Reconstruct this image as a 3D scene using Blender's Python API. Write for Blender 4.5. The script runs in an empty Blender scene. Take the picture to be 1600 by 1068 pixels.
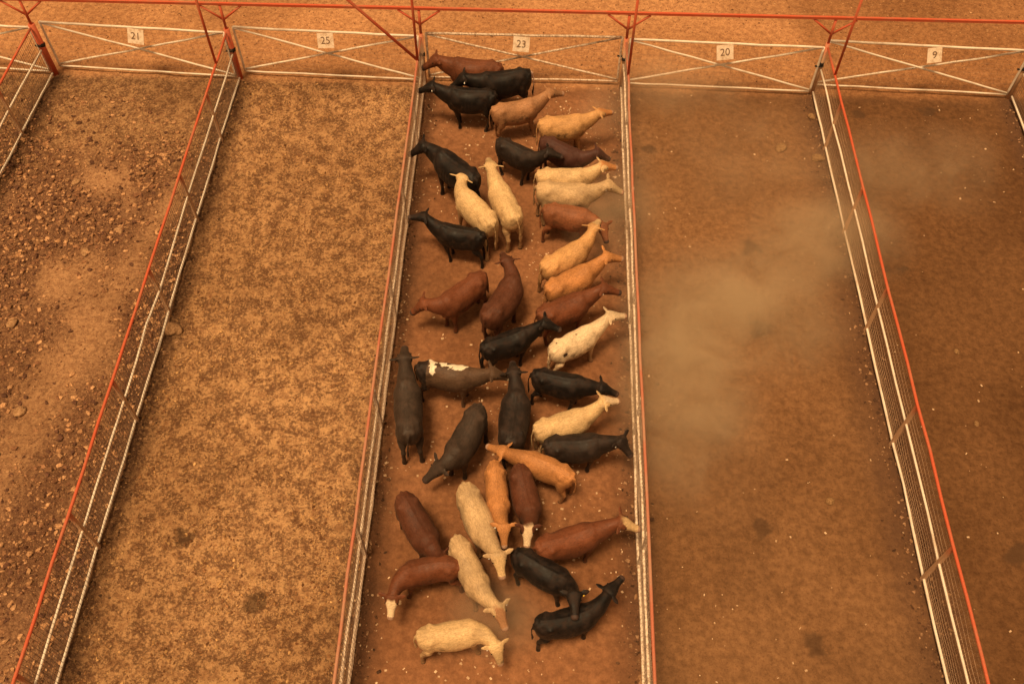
import bpy, bmesh, math, random
import numpy as np
from mathutils import Vector, Matrix
random.seed(7); rng = np.random.default_rng(7)
S = bpy.context.scene
# ------------------------------------------------------------------ camera
CF, PITCH, YAW, ROLL = 1458.55, 0.9599, -0.0283, 0.0062
CAM = np.array([15.2508, -23.6323, 19.6168])
fw = np.array([math.sin(YAW)*math.cos(PITCH), math.cos(YAW)*math.cos(PITCH), -math.sin(PITCH)])
r_ = np.array([math.cos(YAW), -math.sin(YAW), 0.0]); u_ = np.cross(r_, fw)
rt = r_*math.cos(ROLL)+u_*math.sin(ROLL); up = -r_*math.sin(ROLL)+u_*math.cos(ROLL)
cd = bpy.data.cameras.new('camera'); cam = bpy.data.objects.new('camera', cd)
S.collection.objects.link(cam); S.camera = cam
cd.sensor_width = 36; cd.lens = CF/1600*36; cd.clip_end = 3000; cd.clip_start = .1
cam.matrix_world = Matrix(((rt[0], up[0], -fw[0], CAM[0]), (rt[1], up[1], -fw[1], CAM[1]), (rt[2], up[2], -fw[2], CAM[2]), (0, 0, 0, 1)))
def at(px, py, z=0.0):
    """ground-plan point that the photo shows at a pixel, for a known height"""
    d = fw+rt*(px-800)/CF-up*(py-534)/CF
    return CAM+d*(z-CAM[2])/d[2]
# ------------------------------------------------------------------ light
ELEV, AZ = math.radians(74), math.radians(215)      # dusty overcast sun, high behind the viewer
W = bpy.data.worlds.new('World'); S.world = W; W.use_nodes = True
nt = W.node_tree; bg = nt.nodes['Background']
sky = nt.nodes.new('ShaderNodeTexSky'); sky.sky_type = 'NISHITA'; sky.sun_disc = False
sky.sun_elevation = ELEV; sky.sun_rotation = AZ; sky.dust_density = 6; sky.air_density = 1.0; sky.ozone_density = 1.0
hs = nt.nodes.new('ShaderNodeHueSaturation'); hs.inputs['Saturation'].default_value = .12
mx = nt.nodes.new('ShaderNodeMix'); mx.data_type = 'RGBA'; mx.blend_type = 'MULTIPLY'; mx.inputs[0].default_value = 1
mx.inputs[7].default_value = (1.0, .61, .30, 1)
nt.links.new(sky.outputs[0], hs.inputs['Color']); nt.links.new(hs.outputs[0], mx.inputs[6])
nt.links.new(mx.outputs[2], bg.inputs['Color']); bg.inputs['Strength'].default_value = .088
sd = bpy.data.lights.new('sun', 'SUN'); sd.energy = 3.2; sd.angle = math.radians(13); sd.color = (1, .68, .36)
so = bpy.data.objects.new('sun', sd); S.collection.objects.link(so)
sv = Vector((math.sin(AZ)*math.cos(ELEV), math.cos(AZ)*math.cos(ELEV), math.sin(ELEV)))
so.rotation_euler = sv.to_track_quat('Z', 'Y').to_euler(); so.location = sv*60
S.view_settings.view_transform = 'Standard'; S.view_settings.look = 'None'
S.view_settings.exposure = 0.15; S.view_settings.gamma = 1
# ------------------------------------------------------------------ helpers
COL = S.collection
def tag(o, label=None, cat=None, group=None, kind=None):
    if label: o['label'] = label
    if cat: o['category'] = cat
    if group: o['group'] = group
    if kind: o['kind'] = kind
    return o
def empty(name, loc, label, cat, group=None):
    o = bpy.data.objects.new(name, None); COL.objects.link(o); o.location = loc; o.empty_display_size = .2
    return tag(o, label, cat, group)
class MB:
    def __init__(s): s.v = []; s.f = []
    def add(s, v, f):
        n = len(s.v); s.v += [tuple(map(float, p)) for p in v]; s.f += [tuple(n+i for i in q) for q in f]
    def tube(s, pts, r, n=8, cap=True):
        pts = [Vector(p) for p in pts]; rs = r if isinstance(r, (list, tuple)) else [r]*len(pts)
        v = []; f = []; prev = None
        for i, p in enumerate(pts):
            t = (pts[min(i+1, len(pts)-1)]-pts[max(i-1, 0)]).normalized()
            ref = Vector((0, 0, 1)) if abs(t.z) < .95 else Vector((0, 1, 0))
            a = t.cross(ref).normalized(); b = a.cross(t)
            if prev is not None and a.dot(prev) < 0: a, b = -a, -b
            prev = a
            for k in range(n):
                w = 2*math.pi*k/n; v.append(p+(a*math.cos(w)+b*math.sin(w))*rs[i])
        for i in range(len(pts)-1):
            for k in range(n): f.append((i*n+k, i*n+(k+1) % n, (i+1)*n+(k+1) % n, (i+1)*n+k))
        if cap: f.append(tuple(range(n))[::-1]); f.append(tuple((len(pts)-1)*n+k for k in range(n)))
        s.add(v, f)
    def box(s, a, b, w, h):
        """bar of square section from a to b"""
        a = Vector(a); b = Vector(b); t = (b-a).normalized()
        ref = Vector((0, 0, 1)) if abs(t.z) < .9 else Vector((0, 1, 0))
        x = t.cross(ref).normalized()*w/2; y = x.cross(t).normalized()*h/2
        v = [p+dx*x+dy*y for p in (a, b) for dx, dy in ((-1, -1), (1, -1), (1, 1), (-1, 1))]
        s.add(v, [(0, 1, 2, 3), (7, 6, 5, 4), (0, 4, 5, 1), (1, 5, 6, 2), (2, 6, 7, 3), (3, 7, 4, 0)])
    def mesh(s, name):
        m = bpy.data.meshes.new(name); m.from_pydata(s.v, [], s.f); m.validate(); m.update(); return m
    def build(s, name, mat, parent=None, smooth=True):
        m = s.mesh(name); m.materials.append(mat)
        bm = bmesh.new(); bm.from_mesh(m); bmesh.ops.recalc_face_normals(bm, faces=bm.faces); bm.to_mesh(m); bm.free()
        if smooth: m.polygons.foreach_set('use_smooth', [len(p.vertices) == 4 for p in m.polygons])
        o = bpy.data.objects.new(name, m); COL.objects.link(o)
        if parent:
            o.parent = parent; m.transform(Matrix.Translation(-Vector(parent.location)))
        return o
# numpy value noise
def hash2(ix, iy, seed):
    h = (ix.astype(np.int64)*374761393+iy.astype(np.int64)*668265263+seed*1442695041) & 0xffffffff
    h = ((h ^ (h >> 13))*1274126177) & 0xffffffff
    return ((h ^ (h >> 16)) & 0xffff)/65535.0
def vn(x, y, s, seed=0):
    x = x/s; y = y/s; ix = np.floor(x); iy = np.floor(y); fx = x-ix; fy = y-iy
    fx = fx*fx*(3-2*fx); fy = fy*fy*(3-2*fy)
    a = hash2(ix, iy, seed); b = hash2(ix+1, iy, seed); c = hash2(ix, iy+1, seed); d = hash2(ix+1, iy+1, seed)
    return (a*(1-fx)+b*fx)*(1-fy)+(c*(1-fx)+d*fx)*fy
def fbm(x, y, s, seed=0, o=4):
    t = 0; a = 1; n = 0
    for i in range(o):
        t = t+a*vn(x*(.8)+y*.6, y*.8-x*.6, s, seed+i*17); n += a; a *= .55; s *= .5; x, y = x*.8-y*.6+3.1, x*.6+y*.8-1.7
    return t/n
def sm(a, b, x):
    t = np.clip((x-a)/(b-a), 0, 1); return t*t*(3-2*t)
# ------------------------------------------------------------------ materials
def mat(name, rough=.8, spec=.3):
    m = bpy.data.materials.new(name); m.use_nodes = True; t = m.node_tree; b = t.nodes['Principled BSDF']
    b.inputs['Roughness'].default_value = rough; b.inputs['Specular IOR Level'].default_value = spec
    return m, t, b
def nd(t, kind, **kw):
    n = t.nodes.new('ShaderNode'+kind)
    for k, v in kw.items():
        if k.startswith('i_'): n.inputs[int(k[2:]) if k[2:].isdigit() else k[2:]].default_value = v
        else: setattr(n, k, v)
    return n
def L(t, a, b): t.links.new(a, b)
def noise(t, scale, detail=4, rough=.6, vec=None, dist=0):
    n = nd(t, 'TexNoise'); n.inputs['Scale'].default_value = scale; n.inputs['Detail'].default_value = detail
    n.inputs['Roughness'].default_value = rough; n.inputs['Distortion'].default_value = dist
    if vec is not None: L(t, vec, n.inputs['Vector'])
    return n.outputs[0]
def ramp(t, fac, a, b, lo=0., hi=1.):
    n = nd(t, 'MapRange', interpolation_type='SMOOTHSTEP'); L(t, fac, n.inputs[0])
    for k, v in zip((1, 2, 3, 4), (a, b, lo, hi)): n.inputs[k].default_value = v
    return n.outputs[0]
def mixc(t, fac, a, b, mode='MIX'):
    n = nd(t, 'Mix', data_type='RGBA', blend_type=mode)
    for s, v in ((n.inputs[0], fac), (n.inputs[6], a), (n.inputs[7], b)):
        if isinstance(v, (int, float)): s.default_value = v
        elif isinstance(v, (tuple, list)): s.default_value = (*v, 1) if len(v) == 3 else v
        else: L(t, v, s)
    return n.outputs[2]
def mul(t, a, b, op='MULTIPLY'):
    n = nd(t, 'Math', operation=op)
    for s, v in zip(n.inputs, (a, b)):
        if isinstance(v, (int, float)): s.default_value = v
        else: L(t, v, s)
    return n.outputs[0]
def geo_pos(t): return nd(t, 'NewGeometry').outputs['Position']
def paint(name, col, dirt, amount=(.45, .75), sc=3, rough=.6, low=None):
    m, t, b = mat(name, rough, .35); p = geo_pos(t)
    n1 = noise(t, sc, 6, .65, p); n2 = noise(t, 38, 3, .6, p)
    f = ramp(t, n1, amount[0], amount[1])
    f = mul(t, f, ramp(t, n2, .3, .6, .55, 1.))
    if low:
        sp = nd(t, 'SeparateXYZ'); L(t, p, sp.inputs[0])
        f = mul(t, f, ramp(t, sp.outputs[2], low[0], low[1], 1., 0.), 'MAXIMUM')
    c = mixc(t, f, col, dirt)
    c = mixc(t, ramp(t, n2, .35, .7, 0, .3), c, tuple(x*.55 for x in col), 'MIX')
    L(t, c, b.inputs['Base Color'])
    bp = nd(t, 'Bump'); bp.inputs['Strength'].default_value = .4; bp.inputs['Distance'].default_value = .01
    L(t, n2, bp.inputs['Height']); L(t, bp.outputs[0], b.inputs['Normal'])
    return m
WHITE = paint('white_paint', (.84, .75, .63), (.50, .35, .23), (.45, .78), 2.2)
WHITED = paint('dusty_white_paint', (.84, .71, .57), (.36, .23, .14), (.43, .60), 16)
RED = paint('orange_red_paint', (.56, .105, .045), (.44, .17, .09), (.42, .72), 1.2)
REDD = paint('dusty_red_paint', (.48, .155, .09), (.44, .25, .16), (.38, .62), 1.0)
POSTM = paint('post_paint', (.58, .18, .09), (.60, .40, .25), (.45, .8), 2.5, low=(1.25, 1.85))
WIRE = paint('galvanised_wire', (.20, .14, .10), (.12, .07, .045), (.4, .7), 12)
WIRED = paint('dusty_wire', (.46, .34, .25), (.2, .12, .08), (.4, .7), 12)
WIREP = paint('pale_dusty_wire', (.50, .33, .21), (.24, .14, .085), (.4, .7), 12)
PLATE = paint('plate_paint', (.82, .68, .53), (.50, .33, .20), (.42, .70), 7)
INK, _t, _b = mat('sign_lettering', .7); _b.inputs['Base Color'].default_value = (.16, .09, .05, 1)
BLACKM, _t, _b = mat('dark_rubber', .7); _b.inputs['Base Color'].default_value = (.02, .016, .014, 1)
# ------------------------------------------------------------------ fence lines
FL = []
pairs = [((85, 112), (0, 275)), ((374, 123), (97, 1041)), ((664, 128), (549, 1041)), ((970, 132), (1004, 1041)), ((1270, 145), (1474, 1041))]
for a, b in pairs:
    A = at(*a, .12); B = at(*b, .12); FL.append((A[0], A[1], (B[0]-A[0])/(B[1]-A[1])))
FL.append((30.15, 0.0, FL[4][2]))
def fx(k, y): a = FL[k]; return a[0]+(y-a[1])*a[2]
# ------------------------------------------------------------------ ground
def axis(lo, hi, step, far):
    mid = np.arange(lo, hi+1e-6, step); out = []; d = step; p = 0
    while p < far: d *= 1.35; p += d; out.append(p)
    out = np.array(out); return np.concatenate([(lo-out)[::-1], mid, hi+out])
gx = axis(-5, 34, .05, 900); gy = axis(-21, 6.5, .05, 900)
X, Y = np.meshgrid(gx, gy)
def pens(X, Y):
    """soft masks: rubble pen, matted pen, cattle pen, dark pens, alley beyond the gates; distance to nearest fence"""
    e = .12; fk = [FL[k][0]+(Y-FL[k][1])*FL[k][2] for k in range(6)]
    wob = (fbm(X, Y, .7, 5)-.5)*.5
    s = [sm(-e, e, X-f+wob*.4) for f in fk]; inside = 1-sm(-.35, .25, Y+wob)
    rub = (1-s[1])*inside; mat_ = (s[1]-s[2])*inside; cat = (s[2]-s[3])*inside; drk = s[3]*inside; alley = 1-inside
    d = np.min([np.abs(X-f) for f in fk], axis=0)
    return rub, mat_, cat, drk, alley, d
rub, mt, cat, drk, alley, dfen = pens(X, Y)
near = sm(60, 20, np.abs(X-15)+np.abs(Y+8)*.8)
def rubmask(X, Y):
    m = fbm(X, Y, 3.2, 21, 3); m2 = fbm(X+Y*.4, Y*.5, 1.5, 33, 3)
    band = sm(-2.0, -3.6, Y)*sm(-19, -15.5, Y)*.35+sm(-2.2, -4.0, Y)*sm(-11.5, -8.0, Y)*.65
    a = at(-40, 800); b = at(170, 470); ux, uy = (b-a)[:2]/np.hypot(*(b-a)[:2]); dl = np.abs((X-a[0])*uy-(Y-a[1])*ux)
    tr = 1-.85*np.exp(-(dl/.8)**2)*(Y < a[1]*0-4)
    return np.clip(sm(.30, .60, m*.5+m2*.5)*(.40+band*1.1)*tr, 0, 1)
rm = rubmask(X, Y)
def height(X, Y, rub, mt, cat, drk, alley, rm, dfen):
    h = (fbm(X, Y, 5, 1, 3)-.5)*.12
    h = h+rub*((fbm(X, Y, .8, 2, 4)-.5)*.12+rm*np.abs(fbm(X, Y, .26, 3, 3)-.5)*.42)
    h = h+mt*((fbm(X, Y, .55, 4, 4)-.5)*.09+np.abs(fbm(X, Y, .22, 6, 3)-.5)*.20)
    h = h+(cat+drk)*((fbm(X, Y, 1.2, 7, 3)-.5)*.05+(fbm(X, Y, .18, 8, 3)-.5)*.025)
    h = h+alley*((fbm(X, Y, .9, 9, 3)-.5)*.05+(fbm(X, Y, .2, 10, 3)-.5)*.04)
    h = h+np.exp(-(dfen/.35)**2)*(fbm(X, Y, .35, 11, 3)-.2)*.09*(1-alley)
    return h
H = height(X, Y, rub, mt, cat, drk, alley, rm, dfen)*near
ny, nx = X.shape
def gz(x, y):
    x = np.atleast_1d(np.asarray(x, float)); y = np.atleast_1d(np.asarray(y, float))
    i = np.clip(np.searchsorted(gx, x)-1, 0, nx-2); j = np.clip(np.searchsorted(gy, y)-1, 0, ny-2)
    a = (x-gx[i])/(gx[i+1]-gx[i]); b = (y-gy[j])/(gy[j+1]-gy[j])
    return (H[j, i]*(1-a)+H[j, i+1]*a)*(1-b)+(H[j+1, i]*(1-a)+H[j+1, i+1]*a)*b
def npmesh(name, V, F, smooth=True):
    """V (n,3), F (m,k) constant polygon size"""
    m = bpy.data.meshes.new(name); n, k = F.shape
    m.vertices.add(len(V)); m.vertices.foreach_set('co', V.astype(np.float32).ravel())
    m.loops.add(n*k); m.loops.foreach_set('vertex_index', F.astype(np.int32).ravel())
    m.polygons.add(n); m.polygons.foreach_set('loop_start', np.arange(0, n*k, k, dtype=np.int32))
    m.polygons.foreach_set('loop_total', np.full(n, k, np.int32))
    m.update(calc_edges=True); m.polygons.foreach_set('use_smooth', np.full(n, smooth)); m.update()
    return m
def attr(m, name, rgba):
    a = m.color_attributes.new(name, 'FLOAT_COLOR', 'POINT'); a.data.foreach_set('color', rgba.astype(np.float32).ravel())
idx = np.arange(nx*ny).reshape(ny, nx)
F = np.stack([idx[:-1, :-1], idx[:-1, 1:], idx[1:, 1:], idx[1:, :-1]], -1).reshape(-1, 4)
gm = npmesh('ground', np.stack([X, Y, H], -1).reshape(-1, 3), F)
one = np.ones_like(X)
# colour zones of the dirt itself, worn and damp patches, painted shade between clods
stain = np.exp(-(dfen/(.30+.25*fbm(X, Y, 1.1, 41)))**2)*(1-alley)*(.35+.9*fbm(X, Y, .9, 42))
stain = np.maximum(stain, np.exp(-((X-FL[1][0]-(Y-FL[1][1])*FL[1][2]+.36)/.30)**2)*.95*(1-alley)*(.5+.7*fbm(X, Y, .5, 46)))
stain = np.maximum(stain, np.exp(-((X-FL[4][0]-(Y-FL[4][1])*FL[4][2]-.35)/.36)**2)*.85*(1-alley)*(.4+.9*fbm(X, Y, .8, 47)))
stain = np.maximum(stain, np.exp(-((X-FL[4][0]-(Y-FL[4][1])*FL[4][2]+.35)/.40)**2)*.75*(1-alley)*(.2+1.1*fbm(X, Y, .9, 48)))
stain = np.maximum(stain, np.exp(-((Y+.25)/.18)**2)*.4*fbm(X, Y, .8, 44))
blot = sm(.62, .78, fbm(X, Y, 1.7, 51, 4))
spots = np.zeros_like(X)
for px, py, rr in ((1166, 393, .33), (1268, 325, .28), (1190, 825, .22), (1285, 1005, .33), (1015, 232, .3), (1345, 178, .35), (1445, 170, .3),
                   (1190, 515, .3), (1590, 860, .4), (400, 940, .35), (300, 835, .3), (1392, 420, .25)):
    c = at(px, py, 0); q = np.hypot(X-c[0], (Y-c[1])*1.3)+(fbm(X, Y, .35, 61, 5)-.5)*1.0
    spots = np.maximum(spots, 1-sm(rr*.5, rr*1.1, q))
lum = fbm(X, Y, 2.6, 71, 5)
mtc = np.maximum(mt, rub*sm(-4.6, -3.0, Y+(fbm(X, Y, 1.2, 88)-.5)*2)*.8)
attr(gm, 'zone', np.stack([rub, mtc, cat, drk], -1).reshape(-1, 4))
attr(gm, 'wear_shade', np.stack([np.clip(stain, 0, 1), np.maximum(spots, blot*.25*(drk+cat)), rm*rub, lum], -1).reshape(-1, 4))
GM, t, b = mat('packed_dirt', .95, .12)
p = geo_pos(t)
za = nd(t, 'VertexColor', layer_name='zone'); sz = nd(t, 'SeparateColor'); L(t, za.outputs[0], sz.inputs[0])
wa = nd(t, 'VertexColor', layer_name='wear_shade'); sw = nd(t, 'SeparateColor'); L(t, wa.outputs[0], sw.inputs[0])
R_, G_, B_ = sz.outputs; D_ = za.outputs[1]
n_big = noise(t, .9, 5, .6, p); n_mid = noise(t, 5.5, 6, .68, p); n_fin = noise(t, 15, 5, .85, p); n_gr = noise(t, 30, 3, .7, p); n_cl = noise(t, 2.4, 5, .65, p)
def two(a, b, n, lo, hi): return mixc(t, ramp(t, n, lo, hi), a, b)
c_al = two((.33, .162, .075), (.50, .265, .125), n_mid, .35, .65)
c_al = mixc(t, ramp(t, n_fin, .52, .59, 0, .72), c_al, (.20, .095, .045))
c_rub = two((.34, .180, .092), (.52, .300, .155), n_mid, .35, .62)
c_rub = mixc(t, ramp(t, mul(t, n_fin, ramp(t, sw.outputs[2], 0., .8, -.03, .06), 'ADD'), .49, .555, 0, .82), c_rub, (.14, .062, .034))
c_rub = mixc(t, mul(t, sw.outputs[2], .65), c_rub, (.125, .060, .036))  # shade in the gaps between clods, painted into the ground colour
c_rub = mixc(t, ramp(t, n_gr, .54, .66, 0, .5), c_rub, (.60, .37, .19))
c_mat = two((.33, .172, .082), (.59, .35, .17), n_mid, .35, .59)
fm = mul(t, n_fin, ramp(t, n_cl, .36, .64, -.060, .055), 'ADD')
c_mat = mixc(t, ramp(t, fm, .47, .54, 0, .86), c_mat, (.125, .057, .030))
c_mat = mixc(t, ramp(t, n_gr, .55, .7, 0, .5), c_mat, (.58, .39, .2))
c_cat = two((.175, .080, .038), (.285, .134, .064), n_mid, .3, .7)
c_cat = mixc(t, ramp(t, n_fin, .5, .62, 0, .42), c_cat, (.17, .07, .034))
c_drk = two((.145, .074, .034), (.235, .124, .058), n_mid, .3, .7)
c_drk = mixc(t, ramp(t, n_fin, .5, .62, 0, .5), c_drk, (.092, .042, .018))
c = mixc(t, R_, c_al, c_rub); c = mixc(t, G_, c, c_mat); c = mixc(t, B_, c, c_cat); c = mixc(t, D_, c, c_drk)
c = mixc(t, 1., c, mixc(t, ramp(t, wa.outputs[1], .25, .75), (.84, .81, .78), (1.14, 1.14, 1.14)), 'MULTIPLY')
xs = nd(t, 'SeparateXYZ'); L(t, p, xs.inputs[0])
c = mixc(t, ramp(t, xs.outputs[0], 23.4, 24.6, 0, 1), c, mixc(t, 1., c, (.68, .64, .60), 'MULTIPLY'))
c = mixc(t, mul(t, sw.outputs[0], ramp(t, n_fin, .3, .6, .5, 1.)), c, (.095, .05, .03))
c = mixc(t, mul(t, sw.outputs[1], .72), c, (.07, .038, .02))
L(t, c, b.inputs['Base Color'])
bh = mul(t, mul(t, n_mid, 1.0), mul(t, n_fin, .45), 'ADD'); bh = mul(t, bh, mul(t, n_gr, .15), 'ADD')
vo = nd(t, 'TexVoronoi', feature='SMOOTH_F1'); L(t, p, vo.inputs['Vector']); vo.inputs['Scale'].default_value = 4.5; vo.inputs['Smoothness'].default_value = .4
bh = mul(t, bh, mul(t, ramp(t, vo.outputs['Distance'], .15, .6), mul(t, mul(t, B_, D_, 'ADD'), .9), 'MULTIPLY'), 'ADD')
bs = mul(t, mul(t, G_, R_, 'ADD'), .75); bs = mul(t, bs, .5, 'ADD')
bp = nd(t, 'Bump'); bp.inputs['Distance'].default_value = .07; L(t, bs, bp.inputs['Strength'])
L(t, bh, bp.inputs['Height']); L(t, bp.outputs[0], b.inputs['Normal'])
gm.materials.append(GM)
go = bpy.data.objects.new('ground', gm); COL.objects.link(go); tag(go, kind='structure')
# ------------------------------------------------------------------ loose stuff on the ground
def ico(sub):
    bm = bmesh.new(); bmesh.ops.create_icosphere(bm, subdivisions=sub, radius=1)
    V = np.array([v.co[:] for v in bm.verts]); F = np.array([[v.index for v in f.verts] for f in bm.faces]); bm.free(); return V, F
def clodmesh(name, P, R, sub=1, flat=.65):
    V0, F0 = ico(sub); n = len(P); k = len(V0)
    jit = 1+(rng.random((n, k))-.5)*.85
    ang = rng.random(n)*6.28; ca, sa = np.cos(ang), np.sin(ang)
    ax = .5+rng.random((n, 3))*.95; V = V0[None]*jit[..., None]*ax[:, None, :]*R[:, None, None]
    V[..., 2] *= flat
    x = V[..., 0]*ca[:, None]-V[..., 1]*sa[:, None]; y = V[..., 0]*sa[:, None]+V[..., 1]*ca[:, None]
    V = np.stack([x+P[:, None, 0], y+P[:, None, 1], V[..., 2]+P[:, None, 2]+R[:, None]*flat*.35], -1)
    F = F0[None]+(np.arange(n)*k)[:, None, None]
    return npmesh(name, V.reshape(-1, 3), F.reshape(-1, 3), False), n, k
def sample(n, x0, x1, y0, y1, prob):
    x = rng.uniform(x0, x1, n); y = rng.uniform(y0, y1, n); keep = rng.random(n) < prob(x, y); return x[keep], y[keep]
CM, t, b = mat('dry_clods', .95, .1); va = nd(t, 'VertexColor', layer_name='tone')
c = mixc(t, ramp(t, noise(t, 22, 4, .6, geo_pos(t)), .35, .65), va.outputs[0], mixc(t, 1., va.outputs[0], (.55, .5, .46), 'MULTIPLY'))
L(t, c, b.inputs['Base Color'])
def scatter(name, x, y, R, cols, sub=1, flat=.65):
    P = np.stack([x, y, gz(x, y)], -1); m, n, k = clodmesh(name, P, R, sub, flat)
    cols = np.array(cols); pick = cols[rng.integers(0, len(cols), n)]*(.75+.5*rng.random((n, 1)))
    attr(m, 'tone', np.repeat(np.concatenate([pick, np.ones((n, 1))], 1), k, 0))
    m.materials.append(CM); o = bpy.data.objects.new(name, m); COL.objects.link(o); tag(o, kind='stuff'); return o
def fk_(k): return lambda y: FL[k][0]+(y-FL[k][1])*FL[k][2]
x, y = sample(120000, -4, 6, -19, -1, lambda x, y: np.where(x < fk_(1)(y)-.1, rubmask(x, y)**1.4*.95+.01, 0))
R = .010+.055*rng.random(len(x))**6
scatter('dirt_clods', x, y, R, [(.44, .245, .125), (.56, .33, .175), (.34, .18, .095), (.24, .12, .065), (.14, .07, .045)])
x, y = sample(30000, 2.5, 12.2, -19, -.2, lambda x, y: np.where((x > fk_(1)(y)+.02) & (x < fk_(2)(y)-.05), .10+.75*sm(.45, .7, fbm(x, y, .8, 81)), 0))
scatter('manure_crumbs', x, y, .010+.026*rng.random(len(x))**2, [(.56, .34, .15), (.42, .235, .10), (.30, .155, .07), (.20, .095, .045)], 1, .6)
def nearf(x, y): return np.min([np.abs(x-fk_(k)(y)) for k in range(6)], axis=0)
x, y = sample(110000, -4, 31, -19, 0, lambda x, y: np.maximum(np.exp(-(nearf(x, y)/.30)**2)*.8, np.exp(-((x-fk_(1)(y)+.35)/.25)**2)))
scatter('fence_line_dirt_lumps', x, y, .012+.035*rng.random(len(x))**3, [(.30, .17, .09), (.15, .08, .045), (.09, .05, .03), (.38, .23, .13)], 1, .6)
x, y = sample(9000, -6, 34, .1, 5, lambda x, y: .8+x*0)
scatter('gravel_specks', x, y, .010+.02*rng.random(len(x))**2, [(.55, .33, .17), (.34, .18, .085), (.22, .11, .055)], 1, .6)
# pale straw and dung flakes
x, y = sample(9000, 11.5, 30, -19, 0, lambda x, y: np.where(x < fk_(3)(y), .75*sm(.42, .62, fbm(x, y, 1.4, 91)), .05*sm(.4, .6, fbm(x, y, 2., 93))+.012))
n = len(x); a = rng.random(n)*6.28; l = .012+.022*rng.random(n)**2; w = l*(.3+.6*rng.random(n)); z = gz(x, y)+.012
dx = np.stack([np.cos(a)*l, np.sin(a)*l], -1); dy = np.stack([-np.sin(a)*w, np.cos(a)*w], -1); c0 = np.stack([x, y], -1)
top = np.stack([c0-dx-dy, c0+dx-dy, c0+dx+dy, c0-dx+dy], 1)
zt = z[:, None]+rng.normal(0, .004, (n, 4)); V = np.concatenate([np.concatenate([top, zt[..., None]], -1), np.concatenate([top, zt[..., None]-.008], -1)], 1)
Fb = np.array([[0, 1, 2, 3], [7, 6, 5, 4], [0, 4, 5, 1], [1, 5, 6, 2], [2, 6, 7, 3], [3, 7, 4, 0]])
m = npmesh('straw_litter', V.reshape(-1, 3), (Fb[None]+(np.arange(n)*8)[:, None, None]).reshape(-1, 4), False)
SM_, t, b = mat('pale_straw', .9, .1); L(t, mixc(t, ramp(t, noise(t, 3, 3, .6, geo_pos(t)), .35, .65), (.40, .26, .15), (.70, .52, .34)), b.inputs['Base Color'])
m.materials.append(SM_); o = bpy.data.objects.new('straw_litter', m); COL.objects.link(o); tag(o, kind='stuff')
# individual lumps that stand out in the photo
lumps = [(1220, 231, .20, 'round pale dung pat lying alone in the pen left of the double-railed right fence'),
         (1277, 247, .20, 'curled tan dirt lump against the foot of the right mesh fence near the gates'),
         (1268, 183, .13, 'small tan lump by the right mesh fence just below its corner post'),
         (1297, 783, .11, 'small pale clod lying alone in the lower part of the dark pen'),
         (1495, 548, .09, 'small pale stone in the far right pen, upper one of two'),
         (1527, 660, .08, 'small pale stone in the far right pen, lower one of two'),
         (270, 515, .25, 'broken dirt clod at the foot of the left mesh fence in the matted pen'),
         (32, 643, .17, 'pale clod near the left edge of the photo in the rubble pen'),
         (20, 508, .15, 'flat tan clod at the left edge of the rubble pen above the paler one'),
         (186, 361, .14, 'brightest clod in the rubble heap of the left pen'),
         (133, 395, .13, 'upright tan clod below the rubble heap of the left pen'),
         (118, 283, .14, 'light clod at the top left of the rubble heap')]
for px, py, s, lab in lumps:
    c = at(px, py, .03); z = float(gz(c[0], c[1])[0])
    V0, F0 = ico(3); d = V0*1.0
    nn = fbm(d[:, 0]*1.0+px, d[:, 1]+d[:, 2]*1.3+py, .9, 5, 3); V = d*(.62+.75*nn)[:, None]*[s, s*.8, s*.5]
    V[:, 2] -= s*.30*np.exp(-((V[:, 0]**2+V[:, 1]**2)/(s*.38)**2))*(V[:, 2] > 0)*(1 if s == .20 else .2)
    m = npmesh('dirt_clod', V, F0); a = rng.random()*3
    tone = (.42, .255, .135) if px < 600 else (.30, .18, .085)
    attr(m, 'tone', np.tile([*tone, 1], (len(V), 1))); m.materials.append(CM)
    o = bpy.data.objects.new('dirt_clod', m); COL.objects.link(o); o.location = (c[0], c[1], z+s*.16); o.rotation_euler.z = a
    tag(o, lab, 'dirt clod', 'clods lying on the pen floors')
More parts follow.
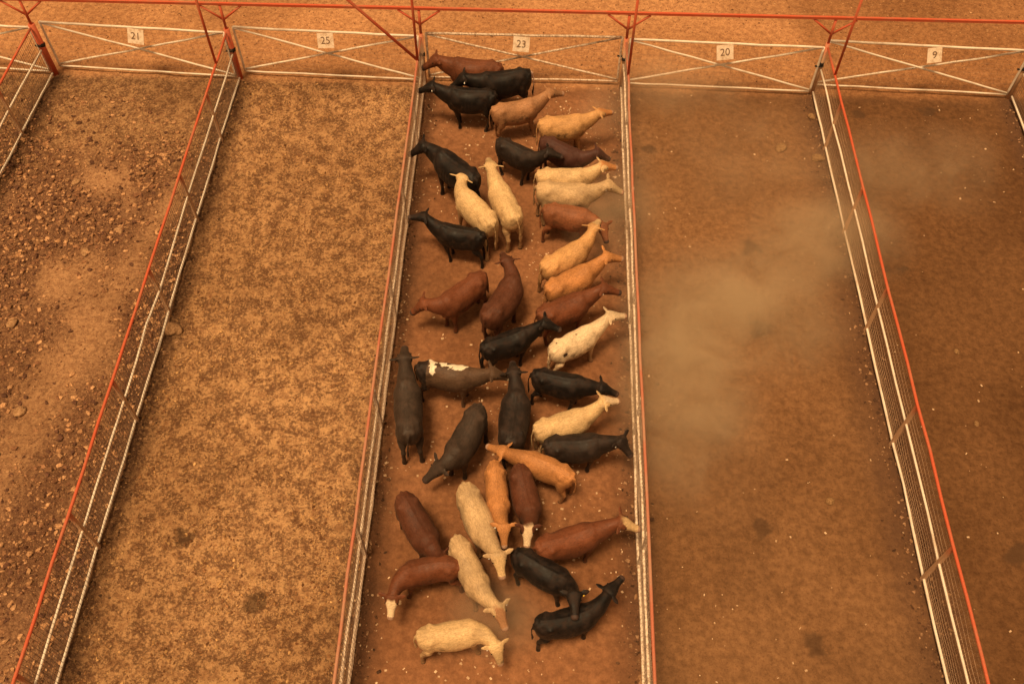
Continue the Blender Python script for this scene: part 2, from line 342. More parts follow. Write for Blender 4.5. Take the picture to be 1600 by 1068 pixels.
# ------------------------------------------------------------------ fences
HB, HM, HT = .12, 1.03, 1.82
FDESC = ['mesh fence at the far left edge of the photo',
         'orange topped mesh fence between the rubble pen and the matted golden pen',
         'dust coated mesh fence on the left side of the cattle pen',
         'dust coated mesh fence on the right side of the cattle pen',
         'mesh fence with two white rails between the two dark empty pens',
         'mesh fence at the far right edge of the photo']
rj = random.Random(3)
for k in range(6):
    root = empty('pen_fence', (fx(k, 0), 0, 0), FDESC[k], 'fence', 'mesh fences between the pens')
    y0 = -2.86 if k != 4 else -2.55; st = 3.24 if k != 4 else 3.34
    ys = [-.12]+[y0-st*i for i in range(6)]+[-22.5]
    dusty = k in (2, 3)
    wm, rmat = (WHITED, REDD) if dusty else (WHITE, RED)
    def line(h, jy, jz, sub=3):
        pts = []
        for i in range(len(ys)-1):
            for s in range(sub):
                yy = ys[i]+(ys[i+1]-ys[i])*s/sub
                pts.append((fx(k, yy)+rj.gauss(0, jy), yy, h+rj.gauss(0, jz)))
        pts.append((fx(k, ys[-1]), ys[-1], h)); return pts
    mb = MB(); mb.tube(line(HT, .007, .010), .035, 10); mb.build('top_rail', rmat, root)
    mb = MB(); mb.tube(line(HM, .011, .012), .028 if not dusty else .031, 8); mb.build('middle_rail', wm, root)
    mb = MB(); mb.tube(line(HB+.03, .011, .012), .031 if not dusty else .033, 8); mb.build('bottom_rail', wm, root)
    for yy in ys[1:-1]:
        mb = MB(); xx = fx(k, yy); mb.box((xx, yy, -.1), (xx, yy, HT-.03), .075, .075)
        mb.build('post', POSTM if not dusty else WHITED, root, False)
    mb = MB()
    yv = -.15; sag = lambda yy, h: (math.sin(yy*7.3+h*9)+math.sin(yy*2.1+h*4))*.008
    while yv > -20.5:
        xx = fx(k, yv); mb.tube([(xx+.03+sag(yv, 0), yv, HB), (xx+.03+sag(yv, 1), yv+.01, 1.0), (xx+.03, yv, HT-.02)], .005 if not dusty else .0055, 3, False); yv -= .10
    for j in range(13):
        h = HB+.06+(j/13)**1.35*(HT-HB-.1)
        mb.tube([(fx(k, yy)+.03+sag(yy, h), yy, h+sag(yy, h+3)) for yy in np.arange(-.15, -20.5, -.5)], .0042 if not dusty else .005, 3, False)
    mb.build('wire_mesh', (WIRE, WIRE, WIRED, WIRED, WIREP, WIRE)[k], root, False)
# gate posts with their forked tops, overhead beam, tall posts
PD = ['thick orange gate post at the top left corner of the rubble pen', 'orange gate post left of gate 25', 'forked gate post at the top left corner of the cattle pen',
      'forked gate post at the top right corner of the cattle pen', 'dark rusty forked gate post right of gate 20', 'gate post at the far right edge of the photo']
for k in range(6):
    xx = fx(k, 0); root = empty('gate_post', (xx, 0, 0), PD[k], 'post', 'posts carrying the gates')
    rr = (.10, .085, .06, .06, .065, .07)[k]
    mb = MB(); mb.tube([(xx, 0, -.1), (xx, 0, 1.9)], rr, 14); mb.build('post_shaft', (RED, RED, POSTM, POSTM, POSTM, POSTM)[k], root)
    mb = MB(); mb.tube([(xx, 0, 1.9), (xx, 0, 2.70)], .042, 10); mb.build('upper_shaft', RED, root)
    for s in (-1, 1):
        mb = MB(); mb.tube([(xx, 0, 2.22), (xx+s*.62, 0, 2.71)], .034, 8); mb.build('arm', RED, root)
    mb = MB(); mb.tube([(xx, -.02, 1.10), (xx, .02, 1.2)], rr+.02, 12); mb.build('hinge_band', BLACKM, root)
root = empty('overhead_beam', (14, 0, 2.74), 'long orange red beam running over all the gates along the top of the photo', 'beam')
mb = MB(); mb.box((-9, 0, 2.76), (40, 0, 2.79), .075, .075); mb.build('beam_tube', RED, root, False)
TP = [(fx(0, -2.85), -2.85), tuple(at(339, 100, HT)[:2]), tuple(at(650, 95, HT)[:2]), tuple(at(977, 118, HT)[:2]), tuple(at(1310, 118, HT)[:2])]
TD = ['top left corner', 'fence left of the matted pen', 'left fence of the cattle pen', 'right fence of the cattle pen', 'double-railed fence between the dark pens']
for k in range(1, 5):
    px_, py_ = TP[k]; px_ = fx(k, py_)
    root = empty('tall_strut', (px_, py_, 0), 'thin orange strut rising from the '+TD[k], 'strut', 'tall struts rising from the fences')
    mb = MB(); mb.tube([(px_, py_, HT), (px_, py_, 4.9)], .038, 10); mb.build('strut_pipe', RED, root)
    if k == 2:
        mb = MB(); mb.tube([(px_+.02, py_, HT), (px_-2.75, py_, 4.9)], .045, 10); mb.build('brace', RED, root)
root = empty('overhead_pipe', (14, -1.4, 4.95), 'high pipe joining the tops of the orange struts above the top edge of the photo', 'beam')
mb = MB(); mb.tube([(5.0, -1.5, 4.95), (26, -1.3, 4.95)], .045, 8); mb.build('pipe_run', RED, root)
# ------------------------------------------------------------------ gates
GY = {-1: (.25, -.02), 0: (.25, -.05), 1: (.22, 0.), 2: (.15, .18), 3: (.10, -.08), 4: (.25, .0)}
NUM = {0: '21', 1: '25', 2: '23', 3: '20', 4: '9'}
GD = {-1: 'white gate at the top left corner, cut by the left edge of the photo', 0: 'white cross braced gate with the plate 21 above the rubble pen',
      1: 'white cross braced gate with the plate 25 above the matted golden pen', 2: 'dust dulled cross braced gate with the plate 23 behind the cattle',
      3: 'white cross braced gate with the plate 20 above the dark empty pen', 4: 'white cross braced gate with the plate 9 above the far right pen'}
def digits(txt, loc, size, rotz, parent):
    cu = bpy.data.curves.new('number', 'FONT'); cu.body = txt; cu.size = size; cu.align_x = 'CENTER'; cu.align_y = 'CENTER'; cu.extrude = .004; cu.offset = -.001
    o = bpy.data.objects.new('tmp', cu); COL.objects.link(o); dg = bpy.context.evaluated_depsgraph_get()
    me = bpy.data.meshes.new_from_object(o.evaluated_get(dg)); bpy.data.objects.remove(o)
    me.transform(Matrix.Translation(loc) @ Matrix.Rotation(rotz, 4, 'Z') @ Matrix.Rotation(math.pi/2, 4, 'X'))
    me.transform(Matrix.Translation(-Vector(parent.location))); me.materials.clear(); me.materials.append(INK)
    n = bpy.data.objects.new('number', me); COL.objects.link(n); return n
for k in range(-1, 5):
    xl = (fx(k, 0) if k >= 0 else -6.1)+.13; xr = fx(k+1, 0)-.11; ya, yb = GY[k]
    root = empty('pen_gate', (xl, ya, 0), GD[k], 'gate', 'white gates across the pen ends')
    def gp(s, z, dy=0): return (xl+(xr-xl)*s, ya+(yb-ya)*s+dy, z)
    m_ = WHITED if k == 2 else WHITE; z0, z1 = .16, 1.80; r0 = .037
    def bar(nm, a, b, r=r0, mm=m_):
        mb = MB(); A = Vector(a); B = Vector(b); n = 9
        mb.tube([A.lerp(B, i/n)+Vector((0, rj.gauss(0, .004), rj.gauss(0, .006) if 0 < i < n else 0)) for i in range(n+1)], r, 8); return mb.build(nm, mm, root)
    bar('top_rail', gp(0, z1), gp(1, z1)); bar('bottom_rail', gp(0, z0), gp(1, z0), .028)
    bar('end_post', gp(0, z0), gp(0, z1)); bar('end_post', gp(1, z0), gp(1, z1))
    bar('brace', gp(0, z1-.03), gp(1, z0+.05), .03); bar('brace', gp(0, z0+.03, .06), gp(1, z1-.05, .06), .03)
    mb = MB()
    for i in range(1, 30): mb.tube([gp(i/30, z0, .035), gp(i/30, z1, .035)], .002, 3, False)
    for j in range(1, 9): mb.tube([gp(0, z0+j*.18, .035), gp(1, z0+j*.18, .035)], .0022, 3, False)
    mb.build('wire_mesh', WIRE, root, False)
    mb = MB(); mb.tube([gp(.985, 1.12), gp(1.03, 1.1)], .03, 8); mb.build('latch', BLACKM, root)
    if k >= 0:
        s = (.525, .50, .49, .49, .525)[k]; rot = math.atan2(yb-ya, xr-xl)
        hh = .44; ww = .50 if k < 4 else .42; c0 = Vector(gp(s, z1-.02-hh/2, -.05)); ux = Vector((math.cos(rot), math.sin(rot), 0))*ww/2
        mb = MB(); mb.box(c0-ux, c0+ux, .012, hh); pl = mb.build('number_plate', PLATE, root, False); LEAN = Matrix.Translation(c0+Vector((0, 0, hh/2))-Vector(root.location)) @ Matrix.Rotation(-.5, 4, 'X') @ Matrix.Rotation((.10, -.05, .07, -.12, -.14)[k], 4, 'Y') @ Matrix.Translation(-(c0+Vector((0, 0, hh/2))-Vector(root.location))); pl.data.transform(LEAN)
        n = digits(NUM[k], c0+Vector((0, -.010, .0)), .30, rot, root); n.data.transform(LEAN); n.parent = pl
# ------------------------------------------------------------------ cattle
FUR, t, b = mat('cattle_coat', .58, .27)
va = nd(t, 'VertexColor', layer_name='coat'); tc = nd(t, 'TexCoord').outputs['Object']
mp = nd(t, 'Mapping'); L(t, tc, mp.inputs[0]); mp.inputs['Scale'].default_value = (.55, 1.3, 1.0); nf = noise(t, 30, 6, .75, mp.outputs[0], .6); nb = noise(t, 5, 4, .6, tc)
c = mixc(t, 1., va.outputs[0], mixc(t, ramp(t, nf, .3, .7), (.66, .64, .62), (1.25, 1.25, 1.25)), 'MULTIPLY')
c = mixc(t, mul(t, ramp(t, nb, .40, .8, 0.0, .13), va.outputs[1]), c, (.24, .12, .075))
L(t, c, b.inputs['Base Color'])
b.inputs['Sheen Weight'].default_value = .03; b.inputs['Sheen Roughness'].default_value = .5; b.inputs['Sheen Tint'].default_value = (.8, .6, .45, 1)
L(t, ramp(t, nb, .3, .7, .48, .75), b.inputs['Roughness'])
bp = nd(t, 'Bump'); bp.inputs['Strength'].default_value = .45; bp.inputs['Distance'].default_value = .015
L(t, nf, bp.inputs['Height']); L(t, bp.outputs[0], b.inputs['Normal'])
TAGY, _t, _b = mat('yellow_tag', .5); _b.inputs['Base Color'].default_value = (.85, .55, .06, 1)
TAGW, _t, _b = mat('white_tag', .5); _b.inputs['Base Color'].default_value = (.85, .82, .75, 1)
EYE, _t, _b = mat('dark_eye', .15, .6); _b.inputs['Base Color'].default_value = (.008, .006, .005, 1)
def loft(mb, secs, n=20, e=2.0):
    """secs: (centre, side vector, up vector, half width, half height up, half height down)"""
    v = []; f = []
    for c, sx, uz, hw, hu, hd in secs:
        for i in range(n):
            a = 2*math.pi*i/n; ca, sa = math.cos(a), math.sin(a)
            x = math.copysign(abs(ca)**(2/e), ca)*hw; z = math.copysign(abs(sa)**(2/e), sa)*(hu if sa > 0 else hd)
            v.append(c+sx*x+uz*z)
    m = len(secs)
    for j in range(m-1):
        for i in range(n): f.append((j*n+i, j*n+(i+1) % n, (j+1)*n+(i+1) % n, (j+1)*n+i))
    f.append(tuple(range(n))[::-1]); f.append(tuple((m-1)*n+i for i in range(n))); mb.add(v, f)
TORSO = [(-.735, 1.13, .95, .09), (-.70, 1.20, .78, .18), (-.61, 1.25, .64, .255), (-.46, 1.275, .57, .295), (-.28, 1.265, .54, .305), (-.08, 1.245, .50, .33),
         (.10, 1.235, .485, .34), (.27, 1.24, .50, .325), (.42, 1.27, .51, .30), (.54, 1.285, .53, .27), (.64, 1.26, .58, .225), (.71, 1.18, .66, .15)]
KEYS = {'black': (.0045, .0032, .0029), 'softblack': (.0155, .0105, .0085), 'greyblack': (.038, .026, .019), 'red': (.145, .046, .019), 'darkred': (.086, .028, .013),
        'maroon': (.060, .022, .016), 'brown': (.22, .082, .036), 'tan': (.34, .175, .085), 'golden': (.53, .30, .125), 'amber': (.44, .20, .072), 'cream': (.58, .41, .215),
        'palecream': (.68, .53, .35), 'dustycream': (.48, .34, .19)}
def make_cow(ci, T, Sh, P, M, key, label, zp=1.34, zm=1.12, bend=0., face=None, muzz=None, spots=False, tagc='w', low=0, dust=1.0, fat=1.0, tailside=0, hump=0, socks=None, bound=True):
    rr = random.Random(ci*13+5)
    tw = Vector(at(*T, 1.31)); sw_ = Vector(at(*Sh, 1.33)); pw = Vector(at(*P, zp+.10)); mw = Vector(at(*M, zm+.09)); ZR = .12
    d = sw_-tw; d.z = 0; ln = d.length; sc = max(.90, min(1.10, ln/1.30)); dn = d.normalized(); ce = (tw+sw_)/2; ce.z = 0
    yaw = math.atan2(dn.y, dn.x); g = float(gz(ce.x, ce.y)[0])
    org = Vector((ce.x, ce.y, g)); inv = (Matrix.Translation(org) @ Matrix.Rotation(yaw, 4, 'Z') @ Matrix.Scale(sc, 4)).inverted()
    if bound:
        for q in (pw, mw):
            q.x = max(FL[2][0]+(q.y-FL[2][1])*FL[2][2]+.07, min(FL[3][0]+(q.y-FL[3][1])*FL[3][2]-.07, q.x))
    p = inv @ pw; m = inv @ mw; s0 = Vector((.60, 0, 1.28))
    dv = p-s0; l = dv.length
    if l > .53: p = s0+dv*(.53/l)
    if l < .36: p = s0+dv*(.34/max(l, .01))
    h = m-p
    if h.length < .05: h = Vector((1, 0, -.3))
    h.normalize(); hl = .55
    BD = lambda x: bend*(1-min((x/.65)**2, 1.6))
    fv = rr.uniform(.93, 1.06); gait = rr.uniform(.08, .20)
    mb = MB(); Z = Vector((0, 0, 1)); Yv = Vector((0, 1, 0))
    secs = []
    for x, zt, zb, w in TORSO:
        zt += ZR+.01; zb += ZR-.045
        zc = (zt+zb)/2+.03
        sl = Vector((2*bend*x/.65**2, 1, 0)).normalized() if abs(x) < .8 else Yv
        secs.append((Vector((x, BD(x), zc)), sl, Z, w*fat*fv, zt-zc+(hump if .35 < x < .6 else 0), zc-zb))
    loft(mb, secs, 24, 2.25)
    # hip and shoulder mass
    # neck: bezier
    a0 = Vector((.36, BD(.36), .94+ZR)); a3 = p+h*.04-Z*.02; a1 = Vector((.72, BD(.7)*.8, 1.02+ZR)); a2 = a3-h*.14+(a0-a3)*.30+Z*.0
    a2 = a3+(a1-a3)*.45
    secs = []; N = 9
    for i in range(N+1):
        q = i/N; c = a0*(1-q)**3+a1*3*q*(1-q)**2+a2*3*q*q*(1-q)+a3*q**3
        tg = ((a1-a0)*(1-q)**2+(a2-a1)*2*q*(1-q)+(a3-a2)*q*q).normalized()
        side = Z.cross(tg)
        side = side.normalized() if side.length > .2 else Yv
        un = tg.cross(side); w = .17*(1-q)**1.2+.115; hh = .22*(1-q)**1.1+.15
        secs.append((c, side, un, w, hh*.9, hh*1.05))
    loft(mb, secs, 18, 2.1)
    # head
    side = Z.cross(h); hv = side.length
    if hv < .25: side = Z.cross(Vector((p.x-.6, p.y, 0)) if (Vector((p.x-.6, p.y)).length > .1) else Vector((1, 0, 0)))
    side.normalize(); un = h.cross(side)
    HS = [(-.09, .05, .05, .05), (-.04, .095, .085, .09), (.06, .118, .09, .12), (.2, .118, .085, .13), (.38, .098, .075, .125), (.58, .075, .06, .10), (.78, .068, .052, .078), (.92, .074, .055, .07), (1.0, .06, .045, .055), (1.03, .03, .02, .03)]
    loft(mb, [(p+h*(q*hl), side, un, w*(1.50-.32*q), a*1.35, b_*1.3) for q, w, a, b_ in HS], 16, 2.3)
    # ears
    for s in (-1, 1):
        b0 = p+h*.02+side*s*.115+un*.03; dr = (side*s*.95-h*.25+un*rr.uniform(-.15, .15)).normalized()
        wv = h.cross(dr).cross(dr).normalized() if h.cross(dr).length > .1 else h
        wv = (h*.8-Z*.3); wv = (wv-dr*wv.dot(dr)).normalized(); tv = dr.cross(wv)
        loft(mb, [(b0+dr*q*.225, wv, tv, w, .018, .018) for q, w in ((0, .035), (.25, .065), (.55, .076), (.8, .054), (1, .018))], 10, 2)
    # legs
    fr = [(.47, .86, .13, .15), (.46, .70, .105, .15), (.455, .54, .075, .15), (.465, .40, .055, .15), (.46, .26, .038, .15), (.46, .12, .044, .15), (.475, .06, .050, .15), (.485, 0, .058, .15)]
    hi = [(-.46, .98, .155, .12), (-.45, .80, .145, .15), (-.48, .62, .105, .165), (-.56, .50, .066, .165), (-.61, .41, .056, .16), (-.595, .26, .040, .16), (-.58, .12, .045, .16), (-.565, .06, .050, .16), (-.55, 0, .058, .16)]
    for base in (fr, hi):
        for s in (-1, 1):
            off = rr.uniform(-gait, gait); oy = rr.uniform(-.02, .04)
            pts = []; rad = []
            for x, z, r, yy in base:
                k_ = max(0, (.75-z)/.75)
                pts.append((x+off*k_, s*(yy+oy*k_)+BD(x), z*1.135 if z > .1 else z)); rad.append(r*(1.14 if z < .7 else 1.04))
            mb.tube(pts, rad, 12)
    ts = tailside or rr.uniform(-.09, .09)
    bx = BD(-.7)
    mb.tube([(-.68, bx, 1.32), (-.76, bx+ts*.2, 1.26), (-.80, bx+ts*.6, 1.06), (-.80, bx+ts, .82), (-.78, bx+ts*1.2, .60), (-.79, bx+ts*1.3, .46)], [.045, .034, .024, .022, .034, .018], 8)
    me = mb.mesh('cow'); o = bpy.data.objects.new('cow', me); COL.objects.link(o)
    bmm = bmesh.new(); bmm.from_mesh(me); bmesh.ops.recalc_face_normals(bmm, faces=bmm.faces); bmm.to_mesh(me); bmm.free()
    rmod = o.modifiers.new('r', 'REMESH'); rmod.mode = 'VOXEL'; rmod.voxel_size = .0185; rmod.use_smooth_shade = True
    smo = o.modifiers.new('s', 'SMOOTH'); smo.factor = .5; smo.iterations = 9
    dg = bpy.context.evaluated_depsgraph_get(); new = bpy.data.meshes.new_from_object(o.evaluated_get(dg)); o.modifiers.clear(); o.data = new; bpy.data.meshes.remove(me)
    nv = len(new.vertices); V = np.zeros(nv*3, np.float32); new.vertices.foreach_get('co', V); V = V.reshape(-1, 3).astype(float)
    # muscle and bone relief: hip hooks, ribs, shoulder
    NR = np.zeros(nv*3, np.float32); new.vertices.foreach_get('normal', NR); NR = NR.reshape(-1, 3)
    def blob(c, r): return np.exp(-((V-np.array(c)-np.array((0, 0, .12)))**2).sum(1)/r**2)
    rel = np.zeros(nv)
    for s in (-1, 1):
        rel += .040*blob((-.42, s*.23+BD(-.42), 1.19), .075)+.032*blob((.44, s*.25+BD(.44), .98), .17)+.018*blob((.50, s*.10+BD(.5), 1.27), .07)-.022*blob((.62, s*.20, 1.02), .11)-.026*blob((-.26, s*.26+BD(-.26), 1.14), .11)+.026*blob((-.68, s*.10, 1.18), .05)-.02*blob((-.58, s*.16+BD(-.58), 1.2), .07)-.016*blob((.25, s*.3, 1.02), .10)
    rel += -.006*np.exp(-((V[:, 1]-BD(0)*(1-(V[:, 0]/.65)**2))/.04)**2)*0
    rel += .014*np.exp(-((V[:, 1]-bend*(1-(V[:, 0]/.65)**2))/.035)**2)*(np.abs(V[:, 0]) < .62)*sm(1.2, 1.32, V[:, 2])
    rel += .004*np.sin(V[:, 0]*62)*np.exp(-((V[:, 0]-.1)/.22)**2)*sm(.75, .95, V[:, 2])*sm(1.3, 1.15, V[:, 2])
    rel += (fbm(V[:, 0]*3+ci, V[:, 1]*3+V[:, 2]*2, .7, ci, 3)-.5)*.018
    V += NR*rel[:, None]; new.vertices.foreach_set('co', V.astype(np.float32).ravel())
    # coat colours
    base = np.array(KEYS[key]); C = np.tile(base, (nv, 1))
    q1 = fbm(V[:, 0]+ci*3.1, V[:, 1]*1.2+V[:, 2], .35, ci, 3)
    C *= (.66+.68*q1)[:, None]
    q3 = fbm(V[:, 0]*1.3+ci*7, V[:, 2]*1.3+V[:, 1]*.6, .16, ci+9, 4); dung = sm(.60, .72, q3)*sm(1.30, .95, V[:, 2])
    C = C*(1-.6*dung)[:, None]+np.array((.05, .028, .016))*(.6*dung)[:, None]
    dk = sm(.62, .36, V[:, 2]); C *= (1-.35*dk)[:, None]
    dirt = sm(1.02, .55, V[:, 2]+(fbm(V[:, 0]*2+ci, V[:, 1]+V[:, 2]*2, .3, ci+5, 3)-.5)*.5)  # coat dirt gradient that also paints flank shade into the colour
    if base.mean() > .12: C = C*(1-.55*dirt)[:, None]+np.array((.24, .12, .055))*(.55*dirt)[:, None]
    hd = V-np.array(p); tt = hd@np.array(h)/hl; sd_ = np.linalg.norm(hd-np.outer(tt*hl, np.array(h)), axis=1)
    ish = (tt > -.12) & (tt < 1.2) & (sd_ < .17); ear = (sd_ >= .125) & (tt > -.35) & (tt < .3) & (sd_ < .36)
    if face:
        fc = np.array(KEYS[face]); w = sm(-.06, .10, tt+(q1-.5)*.5)*(sd_ < .135); fcm = C*(1-w[:, None])+fc*w[:, None]; C = fcm
    elif base.mean() > .1:
        nk = sm(.5, .9, V[:, 0])*.0; C = C*(1-.18*(ish & (tt > .3))[:, None])
    mz = (tt > .86) & (tt < 1.2) & (sd_ < .16)
    mc = np.array((.05, .03, .025)) if (base.mean() < .12 and not face) or muzz == 'dark' else np.array((.36, .22, .15))
    C[mz] = mc
    if spots:
        q = fbm(V[:, 0]*1.0+2.3, V[:, 1]*1.4, .30, 77, 2)
        jx = (fbm(V[:, 0]*4, V[:, 1]*4+V[:, 2]*3, .35, 5, 3)-.5)*.16; a_ = V[:, 0]+jx; b_ = V[:, 1]+jx*.8
        wm = ((np.abs(a_+.36+.25*(b_-.1)) < .06+.30*np.clip(b_+.05, 0, .3)) & (b_ > -.16)) | ((a_+.08)**2/.014+(b_-.13)**2/.009 < 1) | ((a_-.28)**2/.05+(b_-.10)**2/.014 < 1)
        rump = V[:, 0] < -.45; C[~rump] = np.array((.085, .050, .030))*(.8+.4*q1[~rump])[:, None]; C[wm & (V[:, 2] > .9)] = (.82, .74, .58)
        C[mz] = (.7, .6, .45)
    if socks: C[V[:, 2] < .3] = KEYS[socks]
    if ci == 2: C[(V[:, 0] < -.715) & (V[:, 2] > .84) & (V[:, 1] < .1)] = (.62, .42, .33)
    if key == 'palecream' and ci == 15:
        for c_, r__ in (((-.42, -.25, 1.05), .07), ((-.5, .05, 1.26), .03), ((-.1, -.1, 1.25), .02), ((.1, .03, 1.25), .025)):
            C[((V-np.array(c_)-np.array((0, 0, .12)))**2).sum(1) < r__**2] = (.05, .03, .02)
    C[V[:, 2] < .05] = (.04, .028, .022)
    topd = np.clip(NR[:, 2], 0, 1)*(V[:, 2] > .9)
    al = (dust*(.25+.75*topd))
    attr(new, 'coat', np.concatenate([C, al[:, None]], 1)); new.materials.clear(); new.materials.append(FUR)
    new.polygons.foreach_set('use_smooth', np.full(len(new.polygons), True))
    o.name = 'cow'; new.name = 'cow_body'
    o.location = org-Vector((0, 0, .01)); o.rotation_euler.z = yaw; o.scale = (sc, sc, sc)
    for s in (-1, 1):
        e = MB(); c = p+h*(.30*hl)+side*s*.140+un*.05; vv, ff = ico(1); e.add(vv*.019+np.array(c), ff.tolist())
        eo = e.build('eye', EYE); eo.parent = o
    if tagc:
        s = 1 if rr.random() < .5 else -1
        for s in ((1,) if tagc == 'y' else (s,)):
            c = p+h*.02+side*s*.19+un*.02-Z*.02; e = MB(); e.box(c, c+side*s*.02-Z*.035+h*.03, .032, .010); eo = e.build('ear_tag', TAGY if tagc == 'y' else TAGW, None, False); eo.parent = o
    tag(o, label, 'cow', 'cattle in the middle pen'); return o
COWS = [
 (1, (782, 107), (705, 99), (684, 90), (667, 102), 'red', 'dark red cow nearest the back gate, head at the left corner post', dict()),
 (2, (826, 116), (752, 124), (727, 119), (713, 130), 'black', 'black cow with a pale streak at its tail beside the topmost dark red one', dict(tagc='w')),
 (3, (771, 146), (702, 140), (674, 131), (654, 141), 'black', 'black cow below the back gate with its muzzle on the left fence', dict()),
 (4, (772, 166), (836, 153), (866, 137), (881, 146), 'tan', 'shaggy tan brown cow facing right behind the topmost left black cow', dict(tagc=None)),
 (5, (846, 187), (912, 180), (940, 174), (961, 175), 'golden', 'golden cow near the right fence, the topmost light coloured one', dict(tagc=None, face='amber')),
 (6, (783, 213), (831, 235), (864, 232), (882, 246), 'softblack', 'dark brown cow facing right with its head over the maroon cow', dict(zp=1.4)),
 (7, (850, 212), (907, 238), (936, 235), (951, 248), 'maroon', 'maroon cow below the golden one, head low towards the right fence', dict(zp=1.2, zm=.9)),
 (8, (843, 268), (915, 267), (944, 255), (966, 262), 'cream', 'pale golden cow, upper one of the pair lying side by side under the maroon cow', dict(face='amber')),
 (9, (843, 292), (920, 296), (950, 285), (972, 300), 'dustycream', 'dusty beige cow standing just below the pale golden one', dict(dust=1.4)),
 (10, (853, 320), (922, 330), (946, 354), (949, 383), 'brown', 'reddish brown cow bending its head down beside the right fence', dict(zp=1.05, zm=.7, bend=.05, tagc=None)),
 (11, (851, 413), (913, 377), (927, 356), (938, 342), 'golden', 'golden cow with a pale poll looking away, above the amber one', dict(face='cream', zp=1.36, zm=1.1)),
 (12, (858, 447), (923, 414), (956, 391), (971, 404), 'amber', 'amber cow facing the right fence between the golden and the bright red one', dict(tagc=None)),
 (13, (845, 486), (915, 458), (948, 444), (972, 458), 'red', 'bright red cow facing the right fence just above the black spotted cream one', dict()),
 (14, (757, 536), (824, 511), (852, 500), (878, 516), 'black', 'black cow in the middle of the pen facing right, rump at the two red cows', dict(tagc=None)),
 (15, (864, 541), (929, 507), (962, 483), (980, 493), 'palecream', 'cream cow with a dark spot on its flank, head at the right fence', dict(tagc=None)),
 (16, (753, 427), (692, 470), (664, 471), (650, 483), 'red', 'red cow on the left facing down and left with its head lowered', dict(zp=1.05, zm=.8, tagc=None)),
 (17, (760, 494), (803, 433), (793, 409), (786, 398), 'darkred', 'dark red cow looking away up the pen, tail beside the middle black cow', dict(bend=-.07)),
 (18, (752, 361), (686, 347), (653, 327), (629, 340), 'black', 'black cow standing side on with its muzzle over the left fence, below the cream cows', dict()),
 (19, (742, 283), (686, 240), (664, 225), (648, 236), 'black', 'black cow by the left fence partly hidden behind the head of a cream cow', dict()),
 (20, (768, 350), (720, 300), (721, 279), (735, 270), 'cream', 'cream cow with its head laid over the black cow, left of the other cream one', dict(bend=-.05, tagc=None, fat=.88)),
 (21, (805, 342), (775, 285), (767, 261), (763, 248), 'cream', 'cream cow with wide ears looking away up the pen, right of the other cream one', dict(fat=.88)),
 (22, (639, 680), (635, 595), (632, 560), (632, 545), 'greyblack', 'dusty black cow walking away along the left fence', dict(fat=.90)),
 (23, (655, 570), (738, 581), (766, 581), (790, 588), 'softblack', 'black cow with white patches on rump and back in the middle of the pen', dict(spots=True, fat=.95)),
 (24, (747, 637), (706, 712), (689, 726), (666, 748), 'greyblack', 'dusty grey black cow facing down and left with lowered head', dict(zp=1.05, zm=.75, bend=.03, fat=.93)),
 (25, (798, 690), (808, 610), (803, 584), (801, 568), 'softblack', 'black cow walking away in the centre, white ear tags, below the white patched one', dict()),
 (26, (836, 578), (914, 592), (948, 606), (971, 618), 'black', 'glossy black cow with its head behind the white face of a cream cow', dict(zm=1.0)),
 (27, (840, 666), (918, 641), (945, 624), (971, 626), 'cream', 'cream cow with a white face resting against the glossy black cow', dict(face='palecream', zp=1.42)),
 (28, (856, 690), (940, 684), (971, 685), (988, 715), 'softblack', 'rough coated black cow below the white faced cream one, head at the right fence', dict(zm=.95)),
 (29, (892, 739), (818, 707), (782, 704), (760, 696), 'amber', 'amber cow curving left across the rumps of two others', dict(bend=-.07, fat=.95, zp=1.3, tagc='w')),
 (30, (773, 722), (779, 790), (789, 824), (788, 861), 'amber', 'amber cow facing the camera side, left of the white faced dark red one', dict(zp=1.3, zm=.95, fat=.88)),
 (31, (812, 727), (829, 796), (825, 822), (823, 860), 'darkred', 'dark red cow with a bright white face turned to the lower end of the pen', dict(face='palecream', zp=1.35, zm=.95, fat=.98)),
 (32, (727, 757), (762, 837), (781, 868), (786, 909), 'dustycream', 'beige cow with a pale face and spread ears facing the lower end of the pen', dict(face='cream', zp=1.32, zm=.92, fat=.95)),
 (33, (629, 772), (672, 848), (686, 868), (694, 886), 'darkred', 'dark red cow at the lower left whose head is hidden behind another red rump', dict(zp=.95, zm=.45, tagc=None, fat=1.0)),
 (34, (704, 880), (636, 890), (604, 946), (608, 990), 'red', 'curved red cow at the lower left with a white face held near the ground', dict(face='palecream', zp=.95, zm=.5, bend=-.12, fat=.9)),
 (35, (713, 838), (752, 918), (788, 958), (793, 990), 'dustycream', 'dusty cream cow facing down whose brown head is blurred by dust', dict(face='tan', zp=1.15, zm=.8, fat=.9)),
 (36, (808, 860), (888, 905), (899, 928), (898, 958), 'black', 'black cow resting its head across the back of the lowest black one', dict(tagc='y', zp=1.45, zm=1.35)),
 (37, (843, 968), (928, 947), (957, 918), (970, 904), 'black', 'lowest black cow, head raised towards the right fence', dict(bend=-.06, zp=1.42, zm=1.3)),
 (38, (843, 852), (934, 824), (967, 813), (993, 824), 'red', 'red cow with a cream face pushed to the right fence', dict(face='cream')),
 (39, (655, 989), (748, 976), (782, 1012), (784, 1042), 'cream', 'cream cow side on at the bottom edge of the pen, head bent down', dict(zp=1.0, zm=.6, bend=.0, tagc='w')),
]
for ci, T_, S_, P_, M_, key, lab, kw in COWS: make_cow(ci, T_, S_, P_, M_, key, lab, **kw)
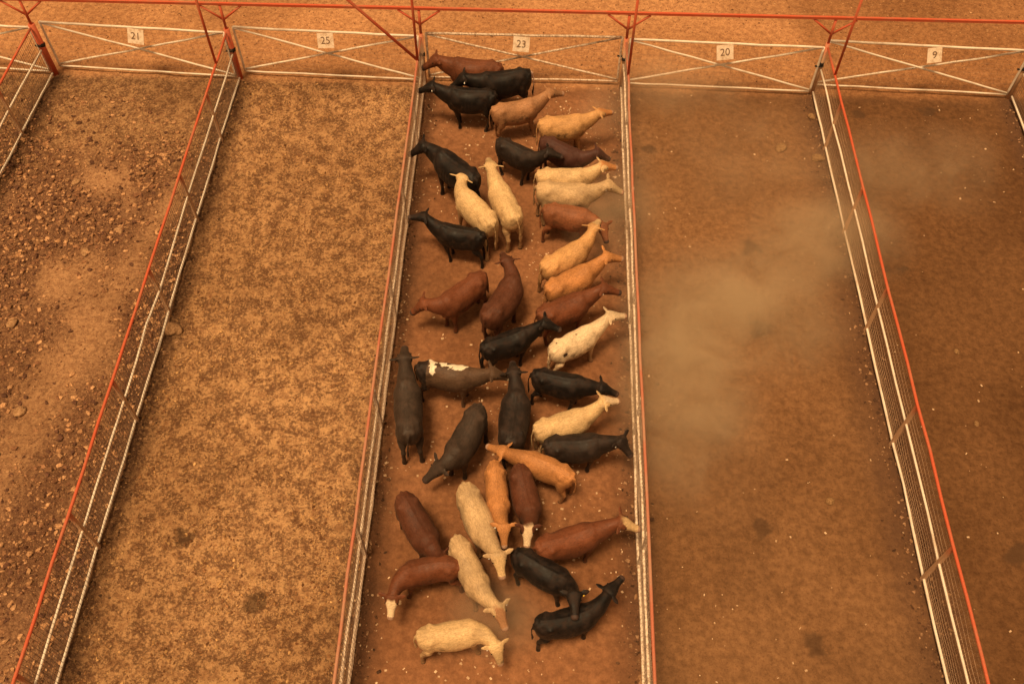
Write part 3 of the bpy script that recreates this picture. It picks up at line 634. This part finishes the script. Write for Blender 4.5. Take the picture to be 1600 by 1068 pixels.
# ------------------------------------------------------------------ drifting dust raised by the herd
DB = [(1150, 480, 3.1, 2.4, 1.0), (1290, 370, 2.5, 1.7, .85), (1065, 590, 2.1, 3.0, .85), (1060, 130, 2.3, 1.6, .38), (1430, 260, 3.4, 1.8, .38), (1090, 690, 2.0, 2.2, .35), (1180, 250, 3, 3, .16),
      (945, 330, 1.2, 2.6, .45), (775, 960, 1.2, .9, .55), (1000, 300, .9, 3.0, .2), (940, 175, 1.0, 1.0, .4)]
dm = bpy.data.materials.new('airborne_dust'); dm.use_nodes = True; t = dm.node_tree; t.nodes.remove(t.nodes['Principled BSDF'])
p = geo_pos(t); pn = noise(t, .7, 6, .66, p, .5); tot = None
for px, py, rx, ry, a in DB:
    c = at(px, py, .7); s = nd(t, 'VectorMath', operation='SUBTRACT'); L(t, p, s.inputs[0]); s.inputs[1].default_value = (c[0], c[1], .5)
    m2 = nd(t, 'VectorMath', operation='MULTIPLY'); L(t, s.outputs[0], m2.inputs[0]); m2.inputs[1].default_value = (1/rx, 1/ry, 1/1.3)
    ln = nd(t, 'VectorMath', operation='LENGTH'); L(t, m2.outputs[0], ln.inputs[0])
    r1 = ramp(t, ln.outputs['Value'], 1.15, .0, 0., a); tot = r1 if tot is None else mul(t, tot, r1, 'ADD')
dens = mul(t, mul(t, tot, ramp(t, pn, .36, .64, .25, 1.4)), 1.0)
pv = nd(t, 'VolumePrincipled'); pv.inputs['Color'].default_value = (1, .86, .64, 1); pv.inputs['Anisotropy'].default_value = .2
L(t, dens, pv.inputs['Density']); L(t, pv.outputs[0], t.nodes['Material Output'].inputs['Volume'])
mb = MB(); x0, x1, y0, y1, z0, z1 = 10.6, 28.5, -19.5, 2.4, -.3, 1.95
mb.add([(x0, y0, z0), (x1, y0, z0), (x1, y1, z0), (x0, y1, z0), (x0, y0, z1), (x1, y0, z1), (x1, y1, z1), (x0, y1, z1)],
       [(0, 3, 2, 1), (4, 5, 6, 7), (0, 1, 5, 4), (1, 2, 6, 5), (2, 3, 7, 6), (3, 0, 4, 7)])
o = mb.build('dust_cloud', dm, None, False); tag(o, kind='stuff')
S.cycles.volume_step_rate = 2.0; S.cycles.volume_bounces = 2
